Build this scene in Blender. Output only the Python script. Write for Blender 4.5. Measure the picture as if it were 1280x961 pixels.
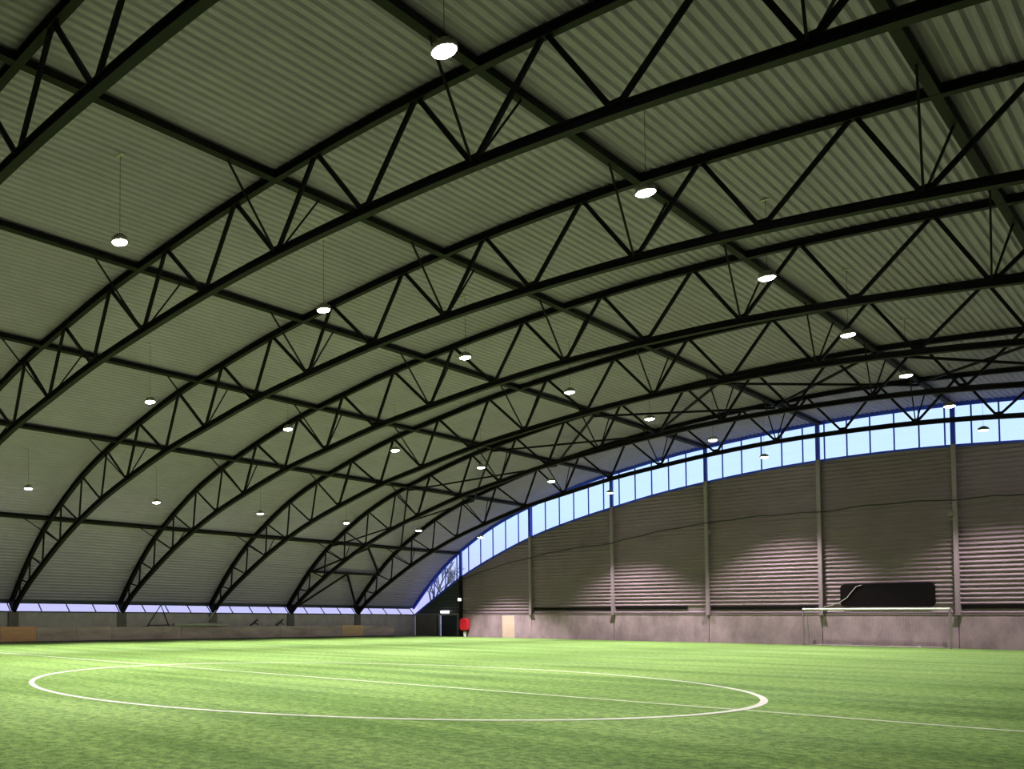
import bpy, bmesh, math, random
from mathutils import Vector, Matrix
random.seed(7)
for o in list(bpy.data.objects): bpy.data.objects.remove(o)
SC = bpy.context.scene
COL = SC.collection

# ------------------------------------------------------------------ camera
F, CX, CY = 1067.714, 179.264, 732.341
YAW, PITCH, ROLL, EYE = 0.9154, 0.03527, 0.00443, 1.778
fwd0 = Vector((-math.sin(YAW), math.cos(YAW), 0)); right0 = Vector((math.cos(YAW), math.sin(YAW), 0)); up0 = Vector((0, 0, 1))
fwd = fwd0*math.cos(PITCH) + up0*math.sin(PITCH); upv = -fwd0*math.sin(PITCH) + up0*math.cos(PITCH)
rgt = right0*math.cos(ROLL) + upv*math.sin(ROLL); upc = -right0*math.sin(ROLL) + upv*math.cos(ROLL)
cam = bpy.data.cameras.new('camera'); camo = bpy.data.objects.new('camera', cam); COL.objects.link(camo)
M = Matrix((rgt, upc, -fwd)).transposed().to_4x4(); M.translation = Vector((0, 0, EYE)); camo.matrix_world = M
cam.sensor_fit = 'HORIZONTAL'; cam.sensor_width = 36; cam.lens = F/1280*36
cam.shift_x = (640-CX)/1280; cam.shift_y = (CY-480.5)/1280
cam.clip_start = 0.05; cam.clip_end = 1000
SC.camera = camo

# ------------------------------------------------------------------ view, sky, lamp power
SC.view_settings.view_transform = 'Standard'; SC.view_settings.look = 'None'
SC.view_settings.gamma = 1; SC.view_settings.use_curve_mapping = False
SC.view_settings.exposure = 0.0
LAMP_W = 3900; LENS_E = 120; SPOT_DEG = 88; LAMP_COL = (1.0, 0.93, 0.90)
SKY_HI = (0.64, 0.88, 1.30); SKY_LO = (0.60, 0.58, 0.98); SKY_E = 1.15
w = bpy.data.worlds.new('sky'); SC.world = w; w.use_nodes = True
nt = w.node_tree; nt.nodes.clear()
out = nt.nodes.new('ShaderNodeOutputWorld'); bg = nt.nodes.new('ShaderNodeBackground')
tc = nt.nodes.new('ShaderNodeTexCoord'); sp = nt.nodes.new('ShaderNodeSeparateXYZ'); rp = nt.nodes.new('ShaderNodeValToRGB')
nt.links.new(tc.outputs['Generated'], sp.inputs[0]); nt.links.new(sp.outputs['Z'], rp.inputs[0])
rp.color_ramp.elements[0].position = 0.01; rp.color_ramp.elements[0].color = (*SKY_LO, 1)
rp.color_ramp.elements[1].position = 0.11; rp.color_ramp.elements[1].color = (*SKY_HI, 1)
nt.links.new(rp.outputs[0], bg.inputs[0]); bg.inputs[1].default_value = SKY_E
nt.links.new(bg.outputs[0], out.inputs[0])

# ------------------------------------------------------------------ materials
def mat(name, col, rough=0.6, metal=0.0, noise=None, bump=None, col2=None, emit=None, stretch=(1, 1, 1), spec=0.5):
    m = bpy.data.materials.new(name); m.use_nodes = True; n = m.node_tree; b = n.nodes['Principled BSDF']
    b.inputs['Base Color'].default_value = (*col, 1); b.inputs['Roughness'].default_value = rough
    b.inputs['Metallic'].default_value = metal; b.inputs['Specular IOR Level'].default_value = spec
    if emit:
        b.inputs['Emission Color'].default_value = (*emit[0], 1); b.inputs['Emission Strength'].default_value = emit[1]
    if noise or bump:
        t = n.nodes.new('ShaderNodeTexCoord'); mp = n.nodes.new('ShaderNodeMapping'); mp.inputs['Scale'].default_value = stretch
        n.links.new(t.outputs['Object'], mp.inputs[0])
    if noise:
        nz = n.nodes.new('ShaderNodeTexNoise'); nz.inputs['Scale'].default_value = noise; nz.inputs['Detail'].default_value = 6
        nz.inputs['Roughness'].default_value = 0.6
        n.links.new(mp.outputs[0], nz.inputs[0])
        r = n.nodes.new('ShaderNodeValToRGB'); r.color_ramp.elements[0].position = 0.32; r.color_ramp.elements[1].position = 0.68
        r.color_ramp.elements[0].color = (*(col2 or [c*0.75 for c in col]), 1); r.color_ramp.elements[1].color = (*col, 1)
        n.links.new(nz.outputs['Fac'], r.inputs[0]); n.links.new(r.outputs[0], b.inputs['Base Color'])
    if bump:
        nb = n.nodes.new('ShaderNodeTexNoise'); nb.inputs['Scale'].default_value = bump[0]; nb.inputs['Detail'].default_value = 4
        n.links.new(mp.outputs[0], nb.inputs[0])
        bp = n.nodes.new('ShaderNodeBump'); bp.inputs['Strength'].default_value = bump[1]; bp.inputs['Distance'].default_value = 0.03
        n.links.new(nb.outputs['Fac'], bp.inputs['Height']); n.links.new(bp.outputs[0], b.inputs['Normal'])
    return m
STEEL = mat('dark_steel', (0.011, 0.0065, 0.010), 0.6, noise=3, col2=(0.007, 0.0045, 0.0065), spec=0.15)
DECK = mat('roof_deck', (0.36, 0.265, 0.50), 0.6, noise=0.6, col2=(0.315, 0.23, 0.44))
DECKJOINT = STEEL
CLAD = mat('wall_cladding', (0.27, 0.19, 0.235), 0.5, noise=0.8, col2=(0.225, 0.158, 0.195))
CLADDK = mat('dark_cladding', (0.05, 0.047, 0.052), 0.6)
COLM = mat('column_paint', (0.27, 0.20, 0.24), 0.5)
CONC = mat('concrete', (0.40, 0.28, 0.335), 0.85, noise=1.3, col2=(0.23, 0.16, 0.195), stretch=(1, 1, .5), bump=(9, 0.4))
CONC2 = mat('concrete_grey', (0.50, 0.39, 0.50), 0.85, noise=1.3, col2=(0.38, 0.30, 0.38), bump=(9, 0.4))
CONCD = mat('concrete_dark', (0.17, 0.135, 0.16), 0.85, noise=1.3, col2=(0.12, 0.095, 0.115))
BOARD = mat('barrier_board', (0.72, 0.54, 0.54), 0.8, noise=1.4, col2=(0.42, 0.31, 0.32), stretch=(1, 0.35, 1.6))
PLY = mat('plywood', (0.95, 0.50, 0.30), 0.7, noise=2.5, col2=(0.80, 0.40, 0.23), stretch=(1, 0.4, 3))
PLY2 = mat('plywood_pale', (0.90, 0.58, 0.36), 0.7, noise=2.5, col2=(0.76, 0.48, 0.29), stretch=(1, 0.4, 3))
PINK = mat('pale_panel', (0.62, 0.44, 0.38), 0.6, noise=2, col2=(0.55, 0.39, 0.34))
BLUE = mat('blue_fringe', (0.03, 0.06, 0.85), 0.45)  # colour fringe of the bright glazing, put into the frames and column heads
EAVE = mat('dark_blue_trim', (0.02, 0.02, 0.06), 0.5)
WHITE = mat('white_paint', (0.85, 0.82, 0.84), 0.4)
BLACK = mat('black_board', (0.006, 0.004, 0.005), 0.8, spec=0.1)
DOORM = mat('dark_door', (0.01, 0.012, 0.02), 0.5)
RED = mat('red_plastic', (0.62, 0.015, 0.03), 0.4)
GREYM = mat('grey_metal', (0.42, 0.37, 0.37), 0.5, metal=0.2)
LENS = mat('lamp_lens', (1, 1, 1), 0.4, emit=((1.0, 0.94, 1.0), LENS_E))
EXITL = mat('lit_sign', (1, 1, 1), 0.4, emit=((0.9, 1.0, 1.0), 3.0))
CONCDK = mat('dull_dark', (0.045, 0.038, 0.042), 0.8)
CORD = mat('net_cord', (0.45, 0.40, 0.42), 0.7)
SNOW = mat('pale_ground', (0.55, 0.55, 0.6), 0.9, noise=0.2)
BARK = mat('bark', (0.12, 0.11, 0.13), 0.9)
def glass():
    m = bpy.data.materials.new('clear_glass'); m.use_nodes = True; n = m.node_tree; n.nodes.clear()
    o = n.nodes.new('ShaderNodeOutputMaterial'); t = n.nodes.new('ShaderNodeBsdfTransparent'); g = n.nodes.new('ShaderNodeBsdfGlossy')
    t.inputs[0].default_value = (0.97, 0.985, 1, 1); g.inputs['Roughness'].default_value = 0.03
    x = n.nodes.new('ShaderNodeMixShader'); x.inputs[0].default_value = 0.05; n.links.new(t.outputs[0], x.inputs[1]); n.links.new(g.outputs[0], x.inputs[2]); n.links.new(x.outputs[0], o.inputs[0])
    return m
GLASS = glass()

def turf():
    m = bpy.data.materials.new('artificial_turf'); m.use_nodes = True; n = m.node_tree; L = n.links; b = n.nodes['Principled BSDF']
    b.inputs['Roughness'].default_value = 0.75; b.inputs['Specular IOR Level'].default_value = 0.25
    t = n.nodes.new('ShaderNodeTexCoord')
    def nz(scale, st, det=4, rough=0.6):
        mp = n.nodes.new('ShaderNodeMapping'); mp.inputs['Scale'].default_value = st; L.new(t.outputs['Object'], mp.inputs[0])
        q = n.nodes.new('ShaderNodeTexNoise'); q.inputs['Scale'].default_value = scale; q.inputs['Detail'].default_value = det; q.inputs['Roughness'].default_value = rough
        L.new(mp.outputs[0], q.inputs[0]); return q.outputs['Fac']
    def ramp(f, a, c, p0=0.3, p1=0.7):
        r = n.nodes.new('ShaderNodeValToRGB'); r.color_ramp.elements[0].position = p0; r.color_ramp.elements[1].position = p1
        r.color_ramp.elements[0].color = (*a, 1); r.color_ramp.elements[1].color = (*c, 1); L.new(f, r.inputs[0]); return r.outputs[0]
    def mul(a, c, f=1.0):
        x = n.nodes.new('ShaderNodeMix'); x.data_type = 'RGBA'; x.blend_type = 'MULTIPLY'; x.inputs[0].default_value = f
        L.new(a, x.inputs[6]); L.new(c, x.inputs[7]); return x.outputs[2]
    base = ramp(nz(0.35, (0.35, 1.0, 1)), (0.118, 0.218, 0.044), (0.165, 0.270, 0.066))       # worn / combed patches
    streak = ramp(nz(1.0, (0.05, 0.75, 1), 3), (0.70, 0.77, 0.66), (1.08, 1.06, 1.08), 0.38, 0.56)  # brushing streaks across the pitch
    tuft = ramp(nz(7, (1, 0.8, 1), 5, 0.75), (0.42, 0.50, 0.36), (1.5, 1.42, 1.6), 0.40, 0.60)
    fine = ramp(nz(45, (0.7, 1, 1), 3, 0.7), (0.55, 0.6, 0.45), (1.45, 1.38, 1.55), 0.38, 0.62)
    c = mul(mul(mul(base, streak), tuft, 0.85), fine, 0.8)
    L.new(c, b.inputs['Base Color'])
    bp = n.nodes.new('ShaderNodeBump'); bp.inputs['Strength'].default_value = 0.55; bp.inputs['Distance'].default_value = 0.02
    L.new(nz(28, (0.7, 1, 1), 5, 0.7), bp.inputs['Height']); L.new(bp.outputs[0], b.inputs['Normal'])
    return m
TURF = turf()
LINE = mat('white_turf_fibre', (0.62, 0.60, 0.57), 0.8, noise=18, col2=(0.44, 0.48, 0.38), bump=(40, 0.5))
LINEF = mat('faded_line_fibre', (0.36, 0.44, 0.22), 0.8, noise=2.0, col2=(0.22, 0.36, 0.10), stretch=(0.4, 1, 1))

# ------------------------------------------------------------------ helpers
class MB:
    """collects shapes, links them as ONE mesh object"""
    def __init__(s): s.v = []; s.f = []
    def add(s, vs, fs):
        k = len(s.v); s.v += [tuple(v) for v in vs]; s.f += [tuple(i+k for i in f) for f in fs]; return s
    def box(s, x0, x1, y0, y1, z0, z1):
        return s.add([(x0, y0, z0), (x1, y0, z0), (x1, y1, z0), (x0, y1, z0), (x0, y0, z1), (x1, y0, z1), (x1, y1, z1), (x0, y1, z1)],
                     [(3, 2, 1, 0), (4, 5, 6, 7), (0, 1, 5, 4), (1, 2, 6, 5), (2, 3, 7, 6), (3, 0, 4, 7)])
    def bar(s, a, b, w, h=None, up=(0, 0, 1), n=4):
        a = Vector(a); b = Vector(b); d = (b-a).normalized(); u = Vector(up)
        if abs(d.dot(u)) > 0.98: u = Vector((0, 1, 0))
        x = d.cross(u).normalized(); y = x.cross(d).normalized(); h = h or w
        if n == 4: ring = [(-w/2, -h/2), (w/2, -h/2), (w/2, h/2), (-w/2, h/2)]
        else: ring = [(w/2*math.cos(2*math.pi*i/n), h/2*math.sin(2*math.pi*i/n)) for i in range(n)]
        vs = [a+x*p+y*q for p, q in ring] + [b+x*p+y*q for p, q in ring]
        return s.add(vs, [tuple(range(n))[::-1], tuple(range(n, 2*n))] + [(i, (i+1) % n, n+(i+1) % n, n+i) for i in range(n)])
    def lathe(s, c, prof, n=20):
        c = Vector(c); vs = []; fs = []
        for r, z in prof: vs += [c+Vector((r*math.cos(2*math.pi*i/n), r*math.sin(2*math.pi*i/n), z)) for i in range(n)]
        for j in range(len(prof)-1): fs += [(j*n+i, j*n+(i+1) % n, (j+1)*n+(i+1) % n, (j+1)*n+i) for i in range(n)]
        fs += [tuple(range(n))[::-1], tuple(range((len(prof)-1)*n, len(prof)*n))]
        return s.add(vs, fs)
    def sweep_xz(s, pts, prof, y=0.0):
        """profile (normal offset, y offset) swept along an XZ polyline"""
        k = len(prof); vs = []; fs = []
        for i, p in enumerate(pts):
            a = Vector(pts[max(0, i-1)]); c = Vector(pts[min(len(pts)-1, i+1)]); d = (c-a).normalized(); nrm = Vector((-d.y, d.x))
            vs += [(p[0]+nrm.x*q, y+r, p[1]+nrm.y*q) for q, r in prof]
        for i in range(len(pts)-1): fs += [(i*k+j, (i+1)*k+j, (i+1)*k+(j+1) % k, i*k+(j+1) % k) for j in range(k)]
        fs += [tuple(range(k)), tuple(range((len(pts)-1)*k, len(pts)*k))[::-1]]
        return s.add(vs, fs)
    def build(s, name, m, parent=None, smooth=False):
        me = bpy.data.meshes.new(name); me.from_pydata(s.v, [], s.f); me.materials.append(m)
        bm = bmesh.new(); bm.from_mesh(me); bmesh.ops.recalc_face_normals(bm, faces=bm.faces); bm.to_mesh(me); bm.free()
        if smooth:
            for p in me.polygons: p.use_smooth = True
        o = bpy.data.objects.new(name, me); COL.objects.link(o)
        if parent: o.parent = parent
        return o
def empty(name, loc=(0, 0, 0), parent=None):
    o = bpy.data.objects.new(name, None); o.empty_display_size = 0.2; COL.objects.link(o); o.location = loc
    if parent: o.parent = parent
    return o
def tag(o, label=None, cat=None, group=None, kind=None):
    if label: o['label'] = label
    if cat: o['category'] = cat
    if group: o['group'] = group
    if kind: o['kind'] = kind
    return o
def copy_tree(o, parent=None):
    c = o.copy(); COL.objects.link(c)
    if parent: c.parent = parent
    for ch in list(o.children): copy_tree(ch, c)
    return c
ORD = ['first', 'second', 'third', 'fourth', 'fifth', 'sixth', 'seventh', 'eighth']

# ------------------------------------------------------------------ hall geometry (metres; X across, Y towards far gable)
XC = -14.56; X0 = -50.08; XR = 2*XC-X0; Z0 = 2.05; Y0 = 9.84; S = 8.8915; YG = Y0+7*S; YB = Y0-5*S
mir = lambda p: (2*XC-p[0], p[1])
BOT = [(-48.0, 3.873), (-46.353, 4.971), (-44.299, 6.241), (-42.192, 7.365), (-39.916, 8.38), (-37.48, 9.241), (-34.133, 10.278), (-31.034, 10.981), (-27.725, 11.672), (-24.447, 12.147), (-21.091, 12.539), (-17.82, 12.77), (-14.56, 12.83)]
TOP = [(-47.843, 5.612), (-46.171, 7.181), (-44.188, 8.621), (-41.906, 9.993), (-39.381, 11.123), (-36.377, 12.165), (-33.053, 13.124), (-29.816, 13.783), (-26.554, 14.362), (-23.145, 14.765), (-19.627, 15.069), (-16.25, 15.23)]
BOT = BOT + [mir(p) for p in BOT[-2::-1]]
TOP = TOP + [mir(p) for p in TOP[::-1]]
T0 = (-49.15, 4.15); B0 = (-49.2, 2.93)
def spline(pts, n=4):
    r = []
    for i in range(len(pts)-1):
        p0, p1, p2, p3 = pts[max(0, i-1)], pts[i], pts[i+1], pts[min(len(pts)-1, i+2)]
        for k in range(n):
            t = k/n
            r.append(tuple(0.5*(2*p1[j]+(p2[j]-p0[j])*t+(2*p0[j]-5*p1[j]+4*p2[j]-p3[j])*t*t+(3*p1[j]-p0[j]-3*p2[j]+p3[j])*t**3) for j in (0, 1)))
    r.append(pts[-1]); return r
TCH = spline([(-50.38, 2.62), T0]+TOP+[mir(T0), mir((-50.38, 2.62))], 3)
BCH = spline([(-50.02, 2.08), B0]+BOT+[mir(B0), mir((-50.02, 2.08))], 3)
def offset(pts, d):
    r = []
    for i, p in enumerate(pts):
        a = Vector(pts[max(0, i-1)]); c = Vector(pts[min(len(pts)-1, i+1)]); t = (c-a).normalized(); r.append((p[0]-t.y*d, p[1]+t.x*d))
    return r
DECKC = offset(TCH, 0.13)
def interp(pts, x):
    for a, b in zip(pts, pts[1:]):
        if a[0] <= x <= b[0]: return a[1]+(b[1]-a[1])*(x-a[0])/max(1e-9, b[0]-a[0])
    return pts[0][1] if x < pts[0][0] else pts[-1][1]
ARC0 = [(-50.2, 2.05), (-48.0, 3.62), (-45.12, 5.58), (-42.0, 7.25), (-38.39, 8.84), (-35.0, 9.92), (-31.52, 10.78), (-28.2, 11.50), (-24.82, 12.02), (-21.4, 12.42), (-17.96, 12.66), (-14.56, 12.74)]
ARC = spline(ARC0+[mir(p) for p in ARC0[-2::-1]], 4)      # lower edge of the gable glazing

# ------------------------------------------------------------------ setting: floor
fl = MB().box(X0-0.3, XR+0.3, YB, YG+0.3, -0.3, 0.0).build('floor', TURF); tag(fl, 'green artificial turf pitch filling the hall floor', kind='structure')
gr = MB().box(-160, 130, YG+0.35, 230, -0.5, -0.35); gr.box(-160, X0-0.8, YB-40, YG+0.35, -0.5, -0.35)
g = gr.build('ground', SNOW); tag(g, 'pale ground outside beyond the glazing', kind='structure')

# ------------------------------------------------------------------ ceiling: ribbed steel deck, one panel per bay
ceil = empty('ceiling', (XC, Y0, 15.3)); tag(ceil, 'ribbed olive grey steel deck of the arched roof', kind='structure')
def deck_profile():
    L = [0.0]
    for a, b in zip(DECKC, DECKC[1:]): L.append(L[-1]+math.hypot(b[0]-a[0], b[1]-a[1]))
    tot = L[-1]; n = int(tot/0.254); pit = tot/n; out = []; j = 0
    def at(s):
        nonlocal j
        while j < len(L)-2 and L[j+1] < s: j += 1
        while j > 0 and L[j] > s: j -= 1
        t = (s-L[j])/(L[j+1]-L[j]); a, b = DECKC[j], DECKC[j+1]; d = Vector((b[0]-a[0], b[1]-a[1])).normalized()
        return Vector((a[0]+(b[0]-a[0])*t, a[1]+(b[1]-a[1])*t)), Vector((-d.y, d.x))
    for i in range(n):
        for f, h in ((0.0, 0.0), (0.16, 0.0), (0.42, 0.05), (0.74, 0.05)):
            p, q = at(min(tot, (i+f)*pit)); out.append(p+q*h)
    p, q = at(tot); out.append(p); return out
DP = deck_profile()
me = bpy.data.meshes.new('roof_panel'); k = len(DP)
vs = [(p.x-XC, 0, p.y-15.3) for p in DP]+[(p.x-XC, S, p.y-15.3) for p in DP]
me.from_pydata(vs, [], [(i, i+1, k+i+1, k+i) for i in range(k-1)]); me.materials.append(DECK)
for b in range(-5, 7):
    o = bpy.data.objects.new('roof_panel', me); COL.objects.link(o); o.parent = ceil; o.location = (0, b*S, 0)
# weather skin above the ribs keeps daylight out
sk = MB().sweep_xz([(p[0], p[1]) for p in offset(TCH, 0.32)], [(0, YB-0.5), (0.12, YB-0.5), (0.12, YG+0.75), (0, YG+0.75)])
o = sk.build('roof_skin', STEEL, ceil); o.location = (-XC, -Y0, -15.3)

# ------------------------------------------------------------------ trusses
IPROF = lambda h, w: [(-h/2, -w/2), (-h/2, w/2), (-h/2+.03, w/2), (-h/2+.03, .02), (h/2-.03, .02), (h/2-.03, w/2), (h/2, w/2), (h/2, -w/2), (h/2-.03, -w/2), (h/2-.03, -.02), (-h/2+.03, -.02), (-h/2+.03, -w/2)]
PURX = [-45.35, -38.3, -31.55, -24.72, -17.87, -11.15, -4.4]
PURX = PURX + [2*XC-x for x in PURX[2::-1]]
PNODE = [2, 5, 7, 9, 11, 13, 15, 17, 19, 22]            # bottom nodes under the purlins
def make_truss():
    t = empty('roof_truss', (XC, 0, 0))
    loc = lambda p: (p[0]-XC, p[1])
    tc_ = [loc(p) for p in TCH]; bc = [loc(p) for p in BCH]
    MB().sweep_xz(tc_, IPROF(.26, .24)).build('top_chord', STEEL, t)
    bcm = MB().sweep_xz(bc, IPROF(.25, .26))
    for p in BOT:
        x, z = loc(p)
        bcm.box(x-.16, x+.16, -.012, .012, z+.05, z+.26)
    bcm.build('bottom_chord', STEEL, t)
    for sg in (-1, 1):
        feet = MB()
        x = loc((X0, 0))[0]*(1 if sg < 0 else -1); xin = x-sg*0.0
        feet.add([(x+sg*.45, -.13, 2.72), (x-sg*.02, -.13, 2.06), (x-sg*.42, -.13, 2.75), (x+sg*.45, .13, 2.72), (x-sg*.02, .13, 2.06), (x-sg*.42, .13, 2.75)],
                 [(0, 1, 2), (5, 4, 3), (0, 3, 4, 1), (1, 4, 5, 2), (2, 5, 3, 0)])
        feet.build('shoe', STEEL, t)
    top = [T0]+TOP+[mir(T0)]; bot = [B0]+BOT+[mir(B0)]
    seq = []
    for i in range(len(bot)):
        seq.append(bot[i])
        if i < len(bot)-1: seq.append(None)
    for i in range(len(bot)):
        b = loc(bot[i])
        for j in (i, i+1 if False else i-1):
            pass
    # warren web: top node i sits between bottom node i and i+1  (T0 between B0 and the first one)
    for i in range(len(top)):
        for bi in (i, i+1):
            if bi >= len(bot): continue
            a = Vector((loc(top[i])[0], 0, loc(top[i])[1])); c = Vector((loc(bot[bi])[0], 0, loc(bot[bi])[1]))
            if (a-c).length < 0.3: continue
            d = (c-a).normalized(); a = a+d*.06; c = c-d*.06
            sh = 0.07 if c.x > a.x else -0.07
            wd = .11 if min(i, 24-i) > 5 else .085
            MB().bar(a, c, wd, wd, up=(0, 1, 0)).build('web_member', STEEL, t)
    for n, x in zip(PNODE, PURX):
        bx, bz = loc(BOT[n]); px = x-XC; pz = interp(TCH, x)-.1
        for sg in (-1, 1):
            MB().bar((bx, sg*.06, bz+.05), (px, sg*2.0, pz), .05, .05).build('knee_brace', STEEL, t)
    return t
tr0 = make_truss()
where = ['nearest of all, crossing the top left corner', 'second nearest, running from the left edge to the top right',
         'third nearest, its foot by the orange plywood board', 'fourth nearest, its foot left of the A-frame stand',
         'fifth nearest, its foot behind the grey plank', 'sixth nearest, cross braced to the last truss', 'last one, before the far arched window']
for i in range(7):
    t = tr0 if i == 0 else copy_tree(tr0)
    t.location = (XC, Y0+i*S, 0); tag(t, 'black arch truss, '+where[i], 'truss', 'arched trusses carrying the roof')

# purlins, eaves beam, eaves strut
pn = ['lowest black purlin just above the left eaves', 'second black purlin up from the left eaves', 'third black purlin up from the left eaves', 'fourth black purlin up from the left eaves',
      'fifth black purlin up from the left eaves, near the top row of lamps', 'black purlin beside the highest lamp row, left of the roof crown line', 'wide black purlin at the top right of the photo']
for i, x in enumerate(PURX[:8]):
    z = interp(TCH, x)-.02
    y0, y1 = Y0-S, YG-0.1
    o = MB().sweep_xz([(-.11, 0), (.11, 0)], [(-.1, 0), (.1, 0), (.1, y1-y0), (-.1, y1-y0)]).build('purlin', STEEL)
    sl = math.atan2(interp(TCH, x+.3)-interp(TCH, x-.3), .6)
    o.location = (x, y0, z); o.rotation_euler = (0, -sl, 0)
    tag(o, (pn[i] if i < 7 else 'black purlin past the right edge of the photo'), 'purlin', 'purlins running along the roof')
eb = MB().box(-50.62, -50.42, YB, YG-.05, 2.66, 2.86).build('eaves_beam', EAVE); tag(eb, 'dark beam running above the strip windows on the left wall', 'beam')

# wind bracing in the bay between the last two trusses
br = empty('wind_bracing', (X0, Y0+5*S, 3)); tag(br, 'black crossed roof bracing between the last two trusses', 'bracing')
def rel(p): return (p[0]-X0, p[1]-(Y0+5*S), p[2]-3)
yF, yG = Y0+5*S, Y0+6*S; ym = (yF+yG)/2
lev = [(-50.05, 2.3), (-47.6, 5.55)]+[(x, interp(TCH, x)-.2) for x in PURX[:8]]
def brace(a, c, wd=.1):
    MB().bar(rel(a), rel(c), wd, wd).build('brace', STEEL, br)
MB().bar(rel((lev[1][0], yF, lev[1][1])), rel((lev[1][0], yG, lev[1][1])), .2, .2).build('strut', STEEL, br)
for a, c in ((0, 1), (1, 2)):
    for y in (yF, yG): brace((lev[a][0], y, lev[a][1]), (lev[c][0], ym, lev[c][1]-.05), .16)
for a in range(2, 9):
    brace((lev[a][0], yF, lev[a][1]-.08), (lev[a+1][0], yG, lev[a+1][1]-.08), .12)
    brace((lev[a][0], yG, lev[a][1]+.02), (lev[a+1][0], yF, lev[a+1][1]+.02), .12)

# ------------------------------------------------------------------ left wall
wl = MB().box(X0-.35, X0-.02, YB, YG, -.1, 2.0).build('wall_left', CONC2); tag(wl, 'grey concrete side wall under the strip windows', kind='structure')
MB().box(X0-.4, X0+.04, YB, YG-.02, 2.0, 2.05).build('coping', EAVE, wl)
for i in range(7):
    y = Y0+i*S; MB().box(X0-.02, X0+.10, y-.38, y+.38, 0, 1.995).build('pier', CONCD, wl)
# strip windows, one per bay, four raked panes each
wi = 2
for b in range(0, 7):
    ya, yb = Y0+b*S+.16, Y0+(b+1)*S-.16
    fr = MB()
    fr.box(-50.16, -50.06, ya, yb, 2.05, 2.08); fr.bar((-50.62, ya, 2.66), (-50.62, yb, 2.66), .06)
    win = fr.build('window_%d' % wi, EAVE); tag(win, 'low strip window above the left wall, '+(ORD[b]+' bay from the camera'), kind='structure'); wi += 1
    n = 4
    for q in range(n+1):
        y = Y0+b*S+S*q/n; y = min(max(y, ya+.02), yb-.02)
        MB().bar((-50.11, y, 2.07), (-50.61, y, 2.65), .06, .06, up=(0, 1, 0)).build('mullion', EAVE, win)
    for q in range(n):
        p, r = max(ya, Y0+b*S+S*q/n)+.03, min(yb, Y0+b*S+S*(q+1)/n)-.03
        MB().add([(-50.12, p, 2.08), (-50.12, r, 2.08), (-50.60, r, 2.64), (-50.60, p, 2.64), (-50.13, p, 2.07), (-50.13, r, 2.07), (-50.61, r, 2.63), (-50.61, p, 2.63)],
                 [(0, 1, 2, 3), (7, 6, 5, 4), (0, 4, 5, 1), (2, 6, 7, 3), (1, 5, 6, 2), (3, 7, 4, 0)]).build('pane', GLASS, win)
# barrier boards along its foot
bar_ = empty('barrier', (X0, Y0, 0)); tag(bar_, 'low board barrier along the foot of the left wall', 'barrier')
edges = [9.9, 13.2, 16.5, 19.8, 23.4, 26.6, 29.3, 32.5, 35.5, 39.0, 42.0, 45.3, 48.9, 52.9, 56.8, 60.8, 63.8, 68.4]
for i, (a, b) in enumerate(zip(edges, edges[1:])):
    m = BOARD; lb = None
    if abs(a-26.6) < .1: m = PLY; lb = 'bare orange plywood board'
    if abs(a-60.8) < .1: m = PLY2; lb = 'bare yellowish plywood board'
    zt = 1.05 if m != BOARD else 1.0+random.uniform(-.02, .03); dx = random.uniform(0, .02)+(.02 if m != BOARD else 0)
    o = MB().box(.14+dx, .19+dx, a-Y0+.015, b-Y0-.015, 0, zt).build('board', m, bar_)
    if lb: o['label'] = lb
MB().box(.19, .25, 9.9-Y0, 68.4-Y0, 0, .07).build('kick_rail', CONCD, bar_)

# things on and behind the barrier
o = MB().box(0, .16, 0, 5.6, 0, .20); o.box(-.02, .20, -.02, 5.62, .17, .22)
o = o.build('plank', GREYM); o.location = (X0+.22, 41.2, 1.05); tag(o, 'long grey plank lying along the top of the barrier', 'plank')
a = empty('a_frame_stand', (-50.0, 40.1, 0))
MB().bar((0, 0, 2.62), (0, -2.1, .0), .07, n=6).build('leg', STEEL, a); MB().bar((0, 0, 2.62), (0, 1.3, .0), .07, n=6).build('leg', STEEL, a)
MB().bar((0, -1.2, 1.1), (0, .74, 1.13), .05, n=6).build('cross_bar', STEEL, a); tag(a, 'dark inverted V stand behind the barrier, its tip against the strip window', 'stand')
o = MB().bar((0, -1.1, .05), (0, .35, 1.42), .09, n=8).build('pole', GREYM); o.location = (-49.7, 45.5, 1.27); tag(o, 'thin pale pole leaning against the truss foot behind the barrier', 'pole')
for yy, lb in ((49.4, 'dark slanted handle on the barrier, nearer of two'), (52.4, 'dark slanted handle on the barrier, farther of two')):
    h = MB().bar((0, 0, .0), (0, .85, .5), .10, n=6); h.bar((0, .45, .27), (0, .95, .06), .06, n=6)
    o = h.build('handle', STEEL); o.location = (-49.92, yy, 1.05); tag(o, lb, 'handle', 'handles behind the barrier')

# right and rear shell (outside the frame)
wr = MB().box(XR, XR+.35, YB, YG, -.1, 3.2).build('wall_right', CONC2); tag(wr, 'right side wall outside the photo', kind='structure')
wb = MB().box(X0-1, XR+1, YB-.3, YB, -.1, 15.9).build('wall_front', CLAD); tag(wb, 'wall behind the camera', kind='structure')
MB().box(-50.75, -50.66, YB, YG, 2.6, 3.3).build('eaves_fascia', STEEL, wl)
MB().box(XR+.3, XR+.75, YB, YG, 2.6, 3.4).build('eaves_fascia', STEEL, wr)

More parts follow.
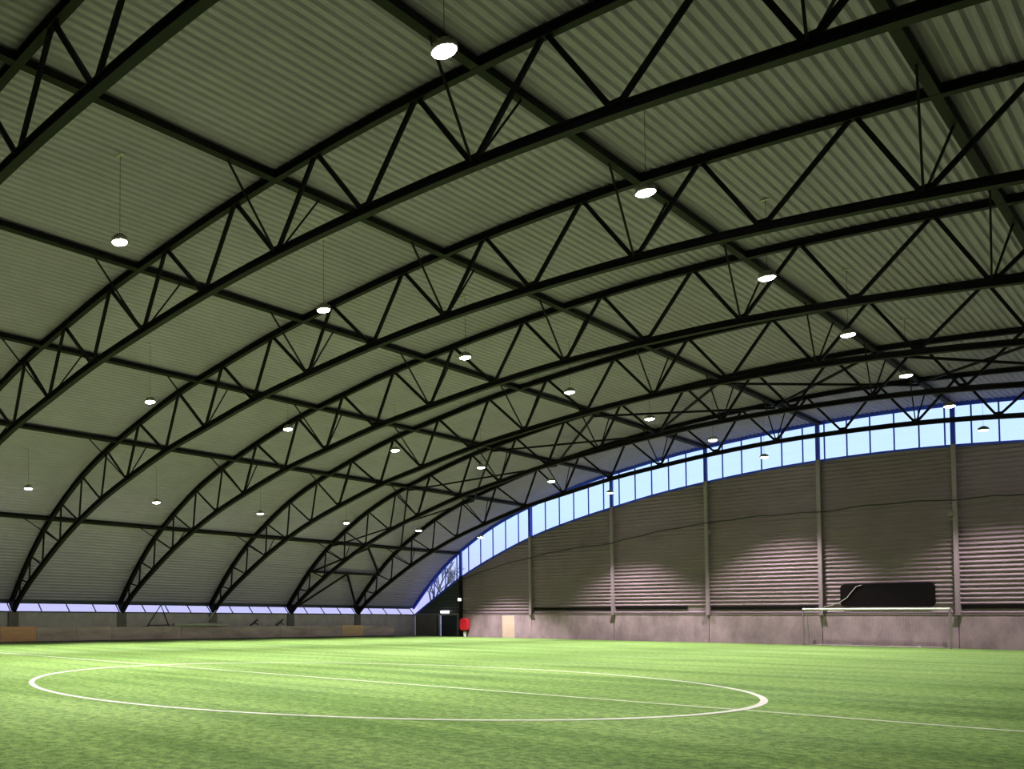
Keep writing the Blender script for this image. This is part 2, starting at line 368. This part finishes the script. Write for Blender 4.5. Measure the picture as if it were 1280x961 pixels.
# ------------------------------------------------------------------ far gable wall
wg = empty('wall_back', (X0, YG, 0)); tag(wg, 'far end wall of ribbed grey cladding over a concrete base', kind='structure')
GX = [-50.08, -45.05, -38.35, -31.5, -24.75, -17.95, -11.15, -4.3, 2.4, 9.2, 15.9, XR]
R = lambda m, name, mt: (lambda o: (setattr(o, 'location', (-X0, -YG, 0)), o)[1])(m.build(name, mt, wg))
DOORX = (-47.75, -45.4)
for i, (a, b) in enumerate(zip(GX, GX[1:])):
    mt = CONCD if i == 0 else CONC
    if i == 0:
        m = MB().box(a, DOORX[0], YG, YG+.3, -.1, 2.1); m.box(DOORX[1], b, YG, YG+.3, -.1, 2.1); m.box(DOORX[0], DOORX[1], YG, YG+.3, 1.98, 2.1)
    elif i == 1:
        m = MB().box(a, -41.1, YG, YG+.3, -.1, 2.1); m.box(-39.85, b, YG, YG+.3, -.1, 2.1); m.box(-41.1, -39.85, YG, YG+.3, 2.0, 2.1)
    else:
        m = MB().box(a+.02, b-.02, YG, YG+.3, -.1, 2.1)
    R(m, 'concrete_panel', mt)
R(MB().box(X0, XR, YG-.05, YG+.3, 2.1, 2.16), 'ledge', CLAD)
# cladding, a ribbed sheet per bay
PIT = 0.28
for i, (a, b) in enumerate(zip(GX, GX[1:])):
    zs = [(2.16, 0.0)]; z = 2.2
    while z < 13.0:
        zs += [(z, 0.0), (z+.015, -.10), (z+.055, -.10), (z+.15, 0.0)]; z += PIT
    if i > 1: zs = [q for q in zs if not (2.42 < q[0] < 2.72)]; 
    n = 10; vs = []; fs = []
    for c in range(n+1):
        x = a+(b-a)*c/n; zt = interp(ARC, x)-.02
        vs += [(x, YG+.12+y, min(zz, zt)) for zz, y in zs]
    kk = len(zs)
    for c in range(n): fs += [(c*kk+j, c*kk+j+1, (c+1)*kk+j+1, (c+1)*kk+j) for j in range(kk-1) if not (vs[c*kk+j][2] == vs[c*kk+j+1][2] and vs[(c+1)*kk+j][2] == vs[(c+1)*kk+j+1][2])]
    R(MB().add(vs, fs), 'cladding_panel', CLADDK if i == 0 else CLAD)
for a, b, z in ((-38.2, -31.6, 2.42), (-31.35, -26.2, 2.48), (-24.6, -18.1, 2.44), (-11.0, -4.4, 2.46)):
    R(MB().box(a, b, YG+.02, YG+.10, z, z+.24), 'dark_slot', BLACK)
# solid backing so no daylight passes the thin sheet
bk = MB()
for a, b in zip(ARC, ARC[1:]):
    bk.add([(a[0], YG+.2, 2.1), (b[0], YG+.2, 2.1), (b[0], YG+.2, b[1]), (a[0], YG+.2, a[1]), (a[0], YG+.28, 2.1), (b[0], YG+.28, 2.1), (b[0], YG+.28, b[1]), (a[0], YG+.28, a[1])],
           [(0, 1, 2, 3), (7, 6, 5, 4), (3, 2, 6, 7)])
R(bk, 'backing', STEEL)
# gable window
g1 = MB().sweep_xz(ARC, [(-.12, YG-.02), (.02, YG-.02), (.02, YG+.28), (-.12, YG+.28)])
win = g1.build('window_1', BLUE); tag(win, 'long arched clerestory window under the roof of the far wall', kind='structure')
MB().sweep_xz(offset(TCH, .02), [(-.10, YG+.02), (.30, YG+.02), (.30, YG+.2), (-.10, YG+.2)]).build('head_frame', BLUE, win)
xs = []; x = -15.2-1.215*28
while x < XR-1: 
    if x > X0+1: xs.append(x)
    x += 1.215
for x in xs: MB().box(x-.036, x+.036, YG+.06, YG+.14, interp(ARC, x), interp(DECKC, x)).build('mullion', BLUE, win)
ex = [X0+.15]+xs+[XR-.15]
for a, b in zip(ex, ex[1:]):
    q = [(a+.03, interp(ARC, a)), (b-.03, interp(ARC, b)), (b-.03, interp(DECKC, b)+.05), (a+.03, interp(DECKC, a)+.05)]
    MB().add([(p[0], YG+.09, p[1]) for p in q]+[(p[0], YG+.105, p[1]) for p in q], [(0, 1, 2, 3), (7, 6, 5, 4), (0, 4, 5, 1), (2, 6, 7, 3), (1, 5, 6, 2), (3, 7, 4, 0)]).build('pane', GLASS, win)
# columns
cl = ['dark', 'first lit', 'second lit', 'third lit', 'fourth lit', 'fifth lit']
cn = ['dark steel column on the far wall beside the red box', 'leftmost lit grey column on the far wall, right of the pale door panel', 'second lit grey column from the left on the far wall',
      'third lit grey column from the left on the far wall', 'grey column on the far wall left of the black board', 'grey column on the far wall just right of the goal', 'column past the right edge of the photo']
for i, x in enumerate(GX[1:8]):
    t = empty('steel_column', (x, YG-.02, 0)); zt = interp(TCH, x); za = interp(ARC, x)
    zb = 0.0 if i == 0 else 2.05
    I = MB()
    I.box(-.11, .11, -.24, -.215, zb, za); I.box(-.11, .11, -.03, -.005, zb, za); I.box(-.012, .012, -.215, -.03, zb, za)
    I.build('shaft', STEEL if i == 0 else COLM, t)
    MB().box(-.11, .11, -.2, -.0, za, zt).build('head', BLUE, t)
    if i: MB().box(-.17, .17, -.28, .0, 2.05, 2.09).build('base_plate', COLM, t)
    tag(t, cn[i], 'column', 'columns of the far wall')
# black board over the goal, rounded corners
pts = []
x0, x1, z0, z1, r = -16.92, -12.18, 2.6, 4.12, .28
for cx_, cz_, a0 in ((x1-r, z1-r, 0), (x0+r, z1-r, 90), (x0+r, z0+r, 180), (x1-r, z0+r, 270)):
    for q in range(6):
        an = math.radians(a0+q*18); pts.append((cx_+r*math.cos(an), cz_+r*math.sin(an)))
n = len(pts); m = MB().add([(p[0]-x0, -.1, p[1]) for p in pts]+[(p[0]-x0, 0, p[1]) for p in pts], [tuple(range(n)), tuple(range(n, 2*n))[::-1]]+[(i, n+i, n+(i+1) % n, (i+1) % n) for i in range(n)])
bb = empty('wall_board', (x0, YG, 0)); o = m.build('board', BLACK, bb); tag(bb, 'black board with rounded corners on the wall above the goal', 'board')
# pale rope over its left corner
cr = MB(); P = [(x0+1.15, 4.05), (x0+.85, 3.95), (x0+.62, 3.6), (x0+.35, 3.2), (x0-.05, 2.9), (x0-.5, 2.7), (x0-.9, 2.6)]
for a, b in zip(P, P[1:]): cr.bar((a[0]-x0, 0, a[1]), (b[0]-x0, 0, b[1]), .05, n=6)
o = cr.build('rope', CORD); o.location = (x0, YG-.16, 0); tag(o, 'pale rope hanging over the left corner of the black board', 'rope')

# long thin dark line arching across the gable
cb = MB(); P = []
linepts = [(-45.0, 5.25), (-38.35, 7.0), (-31.5, 7.8), (-24.75, 8.85), (-17.95, 9.05), (-11.15, 9.2), (-4.3, 8.9)]
for a, b in zip(linepts, linepts[1:]):
    for q in range(8):
        t = q/8; P.append((a[0]+(b[0]-a[0])*t, a[1]+(b[1]-a[1])*t+.14*math.sin(math.pi*t)+.04*math.sin(a[0]*3+q*1.9)))
for a, b in zip(P, P[1:]): cb.bar((a[0], 0, a[1]), (b[0], 0, b[1]), .07, .10, n=6)
o = cb.build('dark_line', CONCDK); o.location = (0, YG-.34, 0); tag(o, 'thin dark arched line across the far wall in front of the columns', 'dark_line')

# door corner
dr = empty('door_1', (DOORX[0], YG, 0)); tag(dr, 'dark doorway in the left corner of the far wall', kind='structure')
MB().box(.45, 2.2, .1, .16, 0, 1.98).build('leaf', DOORM, dr); MB().box(0, .2, .1, .16, 0, 1.98).build('side_leaf', DOORM, dr)
fr = MB().box(.2, .36, -.02, .16, 0, 2.08).build('frame_post', COLM, dr)
MB().box(2.2, 2.34, -.02, .16, 0, 1.98).build('frame_post', CONCD, dr)
d2 = empty('door_2', (-41.1, YG, 0)); tag(d2, 'pale pink flush door in the concrete base of the far wall', kind='structure')
MB().box(.04, 1.21, -.01, .06, 0.02, 1.98).build('leaf', PINK, d2)
fr = MB().box(0, .05, -.02, .1, 0, 2.0); fr.box(1.2, 1.25, -.02, .1, 0, 2.0); fr.build('frame', CONC, d2)
o = MB().box(-.42, .42, -.12, 0, -.1, .12).build('emergency_sign', EXITL); o.location = (-46.75, YG-.06, 2.3); tag(o, 'small lit white sign over the dark doorway', 'sign')
o = MB().box(-.1, .1, -.1, .1, -.12, .12).build('indicator_light', EXITL); o.location = (-45.05, YG-.38, 3.45); tag(o, 'tiny bluish light on the dark column above the red box', 'light')
# red box on a post
rb = empty('red_box', (-44.55, YG-.3, 0))
n = 16; pr_ = [(.42*abs(math.cos(2*math.pi*i/n))**.55*(1 if math.cos(2*math.pi*i/n) > 0 else -1), .58*abs(math.sin(2*math.pi*i/n))**.6*(1 if math.sin(2*math.pi*i/n) > 0 else -1)) for i in range(n)]
MB().add([(p, -.2, 1.15+q) for p, q in pr_]+[(p*.9, -.26, 1.15+q*.9) for p, q in pr_]+[(p, .15, 1.15+q) for p, q in pr_],
         [tuple(range(n, 2*n)), tuple(range(2*n, 3*n))[::-1]]+[(i, (i+1) % n, n+(i+1) % n, n+i) for i in range(n)]+[(i, 2*n+i, 2*n+(i+1) % n, (i+1) % n) for i in range(n)]).build('case', RED, rb)
MB().box(-.3, .3, -.12, .1, .5, .62).build('underside', BLACK, rb)
MB().box(-.09, .09, -.1, .08, 0, .52).build('post', WHITE, rb); tag(rb, 'red rounded box on a short white post by the corner doorway', 'box')
for x, z, lb in ((-11.32, 8.32, 'small grey box on the column right of the goal'), (-24.55, 8.2, 'small grey box on the third lit column of the far wall')):
    o = MB().box(-.13, .13, -.12, .0, -.12, .12).build('junction_box', COLM); o.location = (x, YG-.27, z); tag(o, lb, 'junction box', 'junction boxes on the columns')

# ------------------------------------------------------------------ goal
gl = empty('football_goal', (-18.68, YG-1.3, 0)); W = 7.34
MB().bar((0, 0, 2.44), (W, 0, 2.44), .15, n=10).build('crossbar', WHITE, gl)
for x in (0, W): MB().bar((x, 0, 0), (x, 0, 2.48), .12, n=10).build('post', COLM, gl)
for x in (.05, W-.05):
    q = MB(); q.bar((x, .03, 2.42), (x, .55, 2.40), .05, n=6); q.bar((x, .55, 2.40), (x, 1.1, .05), .05, n=6); q.bar((x, 1.1, .05), (x, 0, .05), .05, n=6); q.build('net_support', GREYM, gl)
MB().bar((0, 1.1, .05), (W, 1.1, .05), .05, n=6).build('ground_bar', GREYM, gl)
nt_ = MB(); c = .0035
for i in range(0, 50):
    x = i*W/49; nt_.bar((x, .55, 2.40), (x, 1.1, .05), c, n=4); nt_.bar((x, 0, 2.44), (x, .55, 2.40), c, n=4)
for j in range(0, 17):
    t = j/16; nt_.bar((0, .55+.55*t, 2.40-2.35*t), (W, .55+.55*t, 2.40-2.35*t), c, n=4)
    for x in (0, W): nt_.bar((x, 0, 2.40-2.35*t), (x, .55+.55*t, 2.40-2.35*t), c, n=4)
o = nt_.build('net', CORD, gl); o['kind'] = 'stuff'
tag(gl, 'white framed football goal standing before the far wall', 'goal')
# small litter by the goal base
o = MB().lathe((0, 0, .06), [(.02, -.05), (.09, -.02), (.1, .02), (.03, .06)], 10).build('marker_disc', WHITE); o.location = (-12.9, YG-.6, 0); tag(o, 'tiny white object on the turf inside the goal', 'marker')

# ------------------------------------------------------------------ pitch markings
YC = 19.479; PC = -15.324
def line(name, x0, x1, y0, y1, m, label):
    o = MB().box(x0, x1, y0, y1, 0.0, .006).build(name, m); return tag(o, label, 'line marking')
line('halfway_line', -48.2, 17.5, YC-.05, YC+.05, LINE, 'white halfway line crossing the pitch through the centre circle')
n = 160; vs = []; fs = []
for i in range(n):
    a = 2*math.pi*i/n
    for r in (9.08, 9.22):
        for z in (0.0, .008): vs.append((r*math.cos(a), r*math.sin(a), z))
for i in range(n):
    k = 4*i; l = 4*((i+1) % n); fs += [(k+1, l+1, l+3, k+3), (k, k+1, k+3, k+2), (k, l, l+1, k+1), (k+2, k+3, l+3, l+2)]
fs = [f for f in fs if True]
o = MB().add(vs, fs).build('centre_circle', LINE); o.location = (PC, YC, 0); tag(o, 'white centre circle marked on the green turf', 'line marking')
pb = empty('penalty_area_line', (PC, 54.2, 0)); tag(pb, 'faint white penalty area line on the turf in front of the far goal', 'line marking')
MB().box(-20.1, 20.1, -.05, .05, 0, .005).build('front_line', LINEF, pb)
for x in (-20.1, 20.1): MB().box(x-.05, x+.05, 0, 16.6, 0, .005).build('side_line', LINEF, pb)
line('goal_line', -47.4, 16.7, 71.25-.3, 71.35-.3, LINEF, 'faint white goal line at the foot of the far wall')
line('touchline', -47.5, -47.38, -20, 70.9, LINEF, 'faint white touchline along the left wall')

# ------------------------------------------------------------------ lamps
def make_lamp():
    t = empty('pendant_lamp')
    h = MB().lathe((0, 0, 0), [(.235, .0), (.25, .02), (.25, .07), (.20, .09), (.13, .10), (.12, .22), (.05, .24)], 24)
    for q in range(12):
        a = math.pi*2*q/12; h.bar((.12*math.cos(a), .12*math.sin(a), .14), (.22*math.cos(a), .22*math.sin(a), .11), .012, .08)
    h.build('housing', GREYM, t)
    MB().lathe((0, 0, 0), [(.21, .0), (.205, -.02), (.12, -.055), (.03, -.065)], 24).build('lens', LENS, t, smooth=True)
    return t
lamp0 = make_lamp()
sd = bpy.data.lights.new('lamp_beam', 'SPOT'); sd.energy = LAMP_W; sd.color = LAMP_COL; sd.spot_size = math.radians(SPOT_DEG); sd.spot_blend = 0.5; sd.shadow_soft_size = .18
ROWS = [(-9.2, 12.62, 0, 'top row'), (-19.78, 12.6, 0, 'second row down'), (-29.72, 11.3, 1, 'third row down'), (-40.45, 8.67, 1, 'lowest row')]
first = True
for ri, (x, z, b0, rn) in enumerate(ROWS):
    zr = interp(DECKC, x)
    wire = MB().bar((0, 0, .22), (0, 0, zr-z), .012, n=5); plate = MB().box(-.14, .14, -.05, .05, zr-z-.03, zr-z)
    wm = None
    for b in range(-1, 7):
        t = lamp0 if first else copy_tree(lamp0) if wm is None else copy_tree(proto)
        first = False
        if wm is None:
            for ch in list(t.children):
                if ch.name.split('.')[0] in ('wire', 'hook_plate'): bpy.data.objects.remove(ch)
            wm = wire.build('wire', STEEL, t); plate.build('hook_plate', GREYM, t); proto = t
        t.location = (x, Y0+(b+.5)*S, z)
        k = b-b0
        if k >= 0:
            lab = 'round white pendant lamp in the %s, %s from the camera' % (rn, ORD[k] if b < 6 else 'last one, in front of the far window,')
            if b == 6: lab = 'round pendant lamp in the %s, the last one before the far window' % rn
        else: lab = 'pendant lamp behind or beside the camera, outside the photo'
        tag(t, lab, 'lamp', 'pendant lamps hanging under the roof')
        s = bpy.data.objects.new('lamp_beam', sd); COL.objects.link(s); s.parent = t; s.location = (0, 0, -.09)

# ------------------------------------------------------------------ bare trees outside the corner of the far window
def tree(name, x, y, h, seed, label):
    rnd = random.Random(seed); m = MB()
    def grow(p, d, l, r, dep):
        q = p+d*l; m.bar(p, q, r*2, n=5)
        if dep == 0: return
        for _ in range(3):
            nd = (d+Vector((rnd.uniform(-.8, .8), rnd.uniform(-.8, .8), rnd.uniform(-.1, .6)))).normalized()
            grow(q, nd, l*rnd.uniform(.6, .8), r*.62, dep-1)
    grow(Vector((0, 0, 0)), Vector((0, 0, 1)), h*.3, .16, 5)
    o = m.build(name, BARK); o.location = (x, y, -.35); tag(o, label, 'tree', 'bare trees outside')
tree('bare_tree', -52.5, YG+9, 9.0, 3, 'bare winter tree seen through the left end of the arched window')
tree('bare_tree', -57.5, YG+14, 9.5, 5, 'bare winter tree outside, farther left than the other')
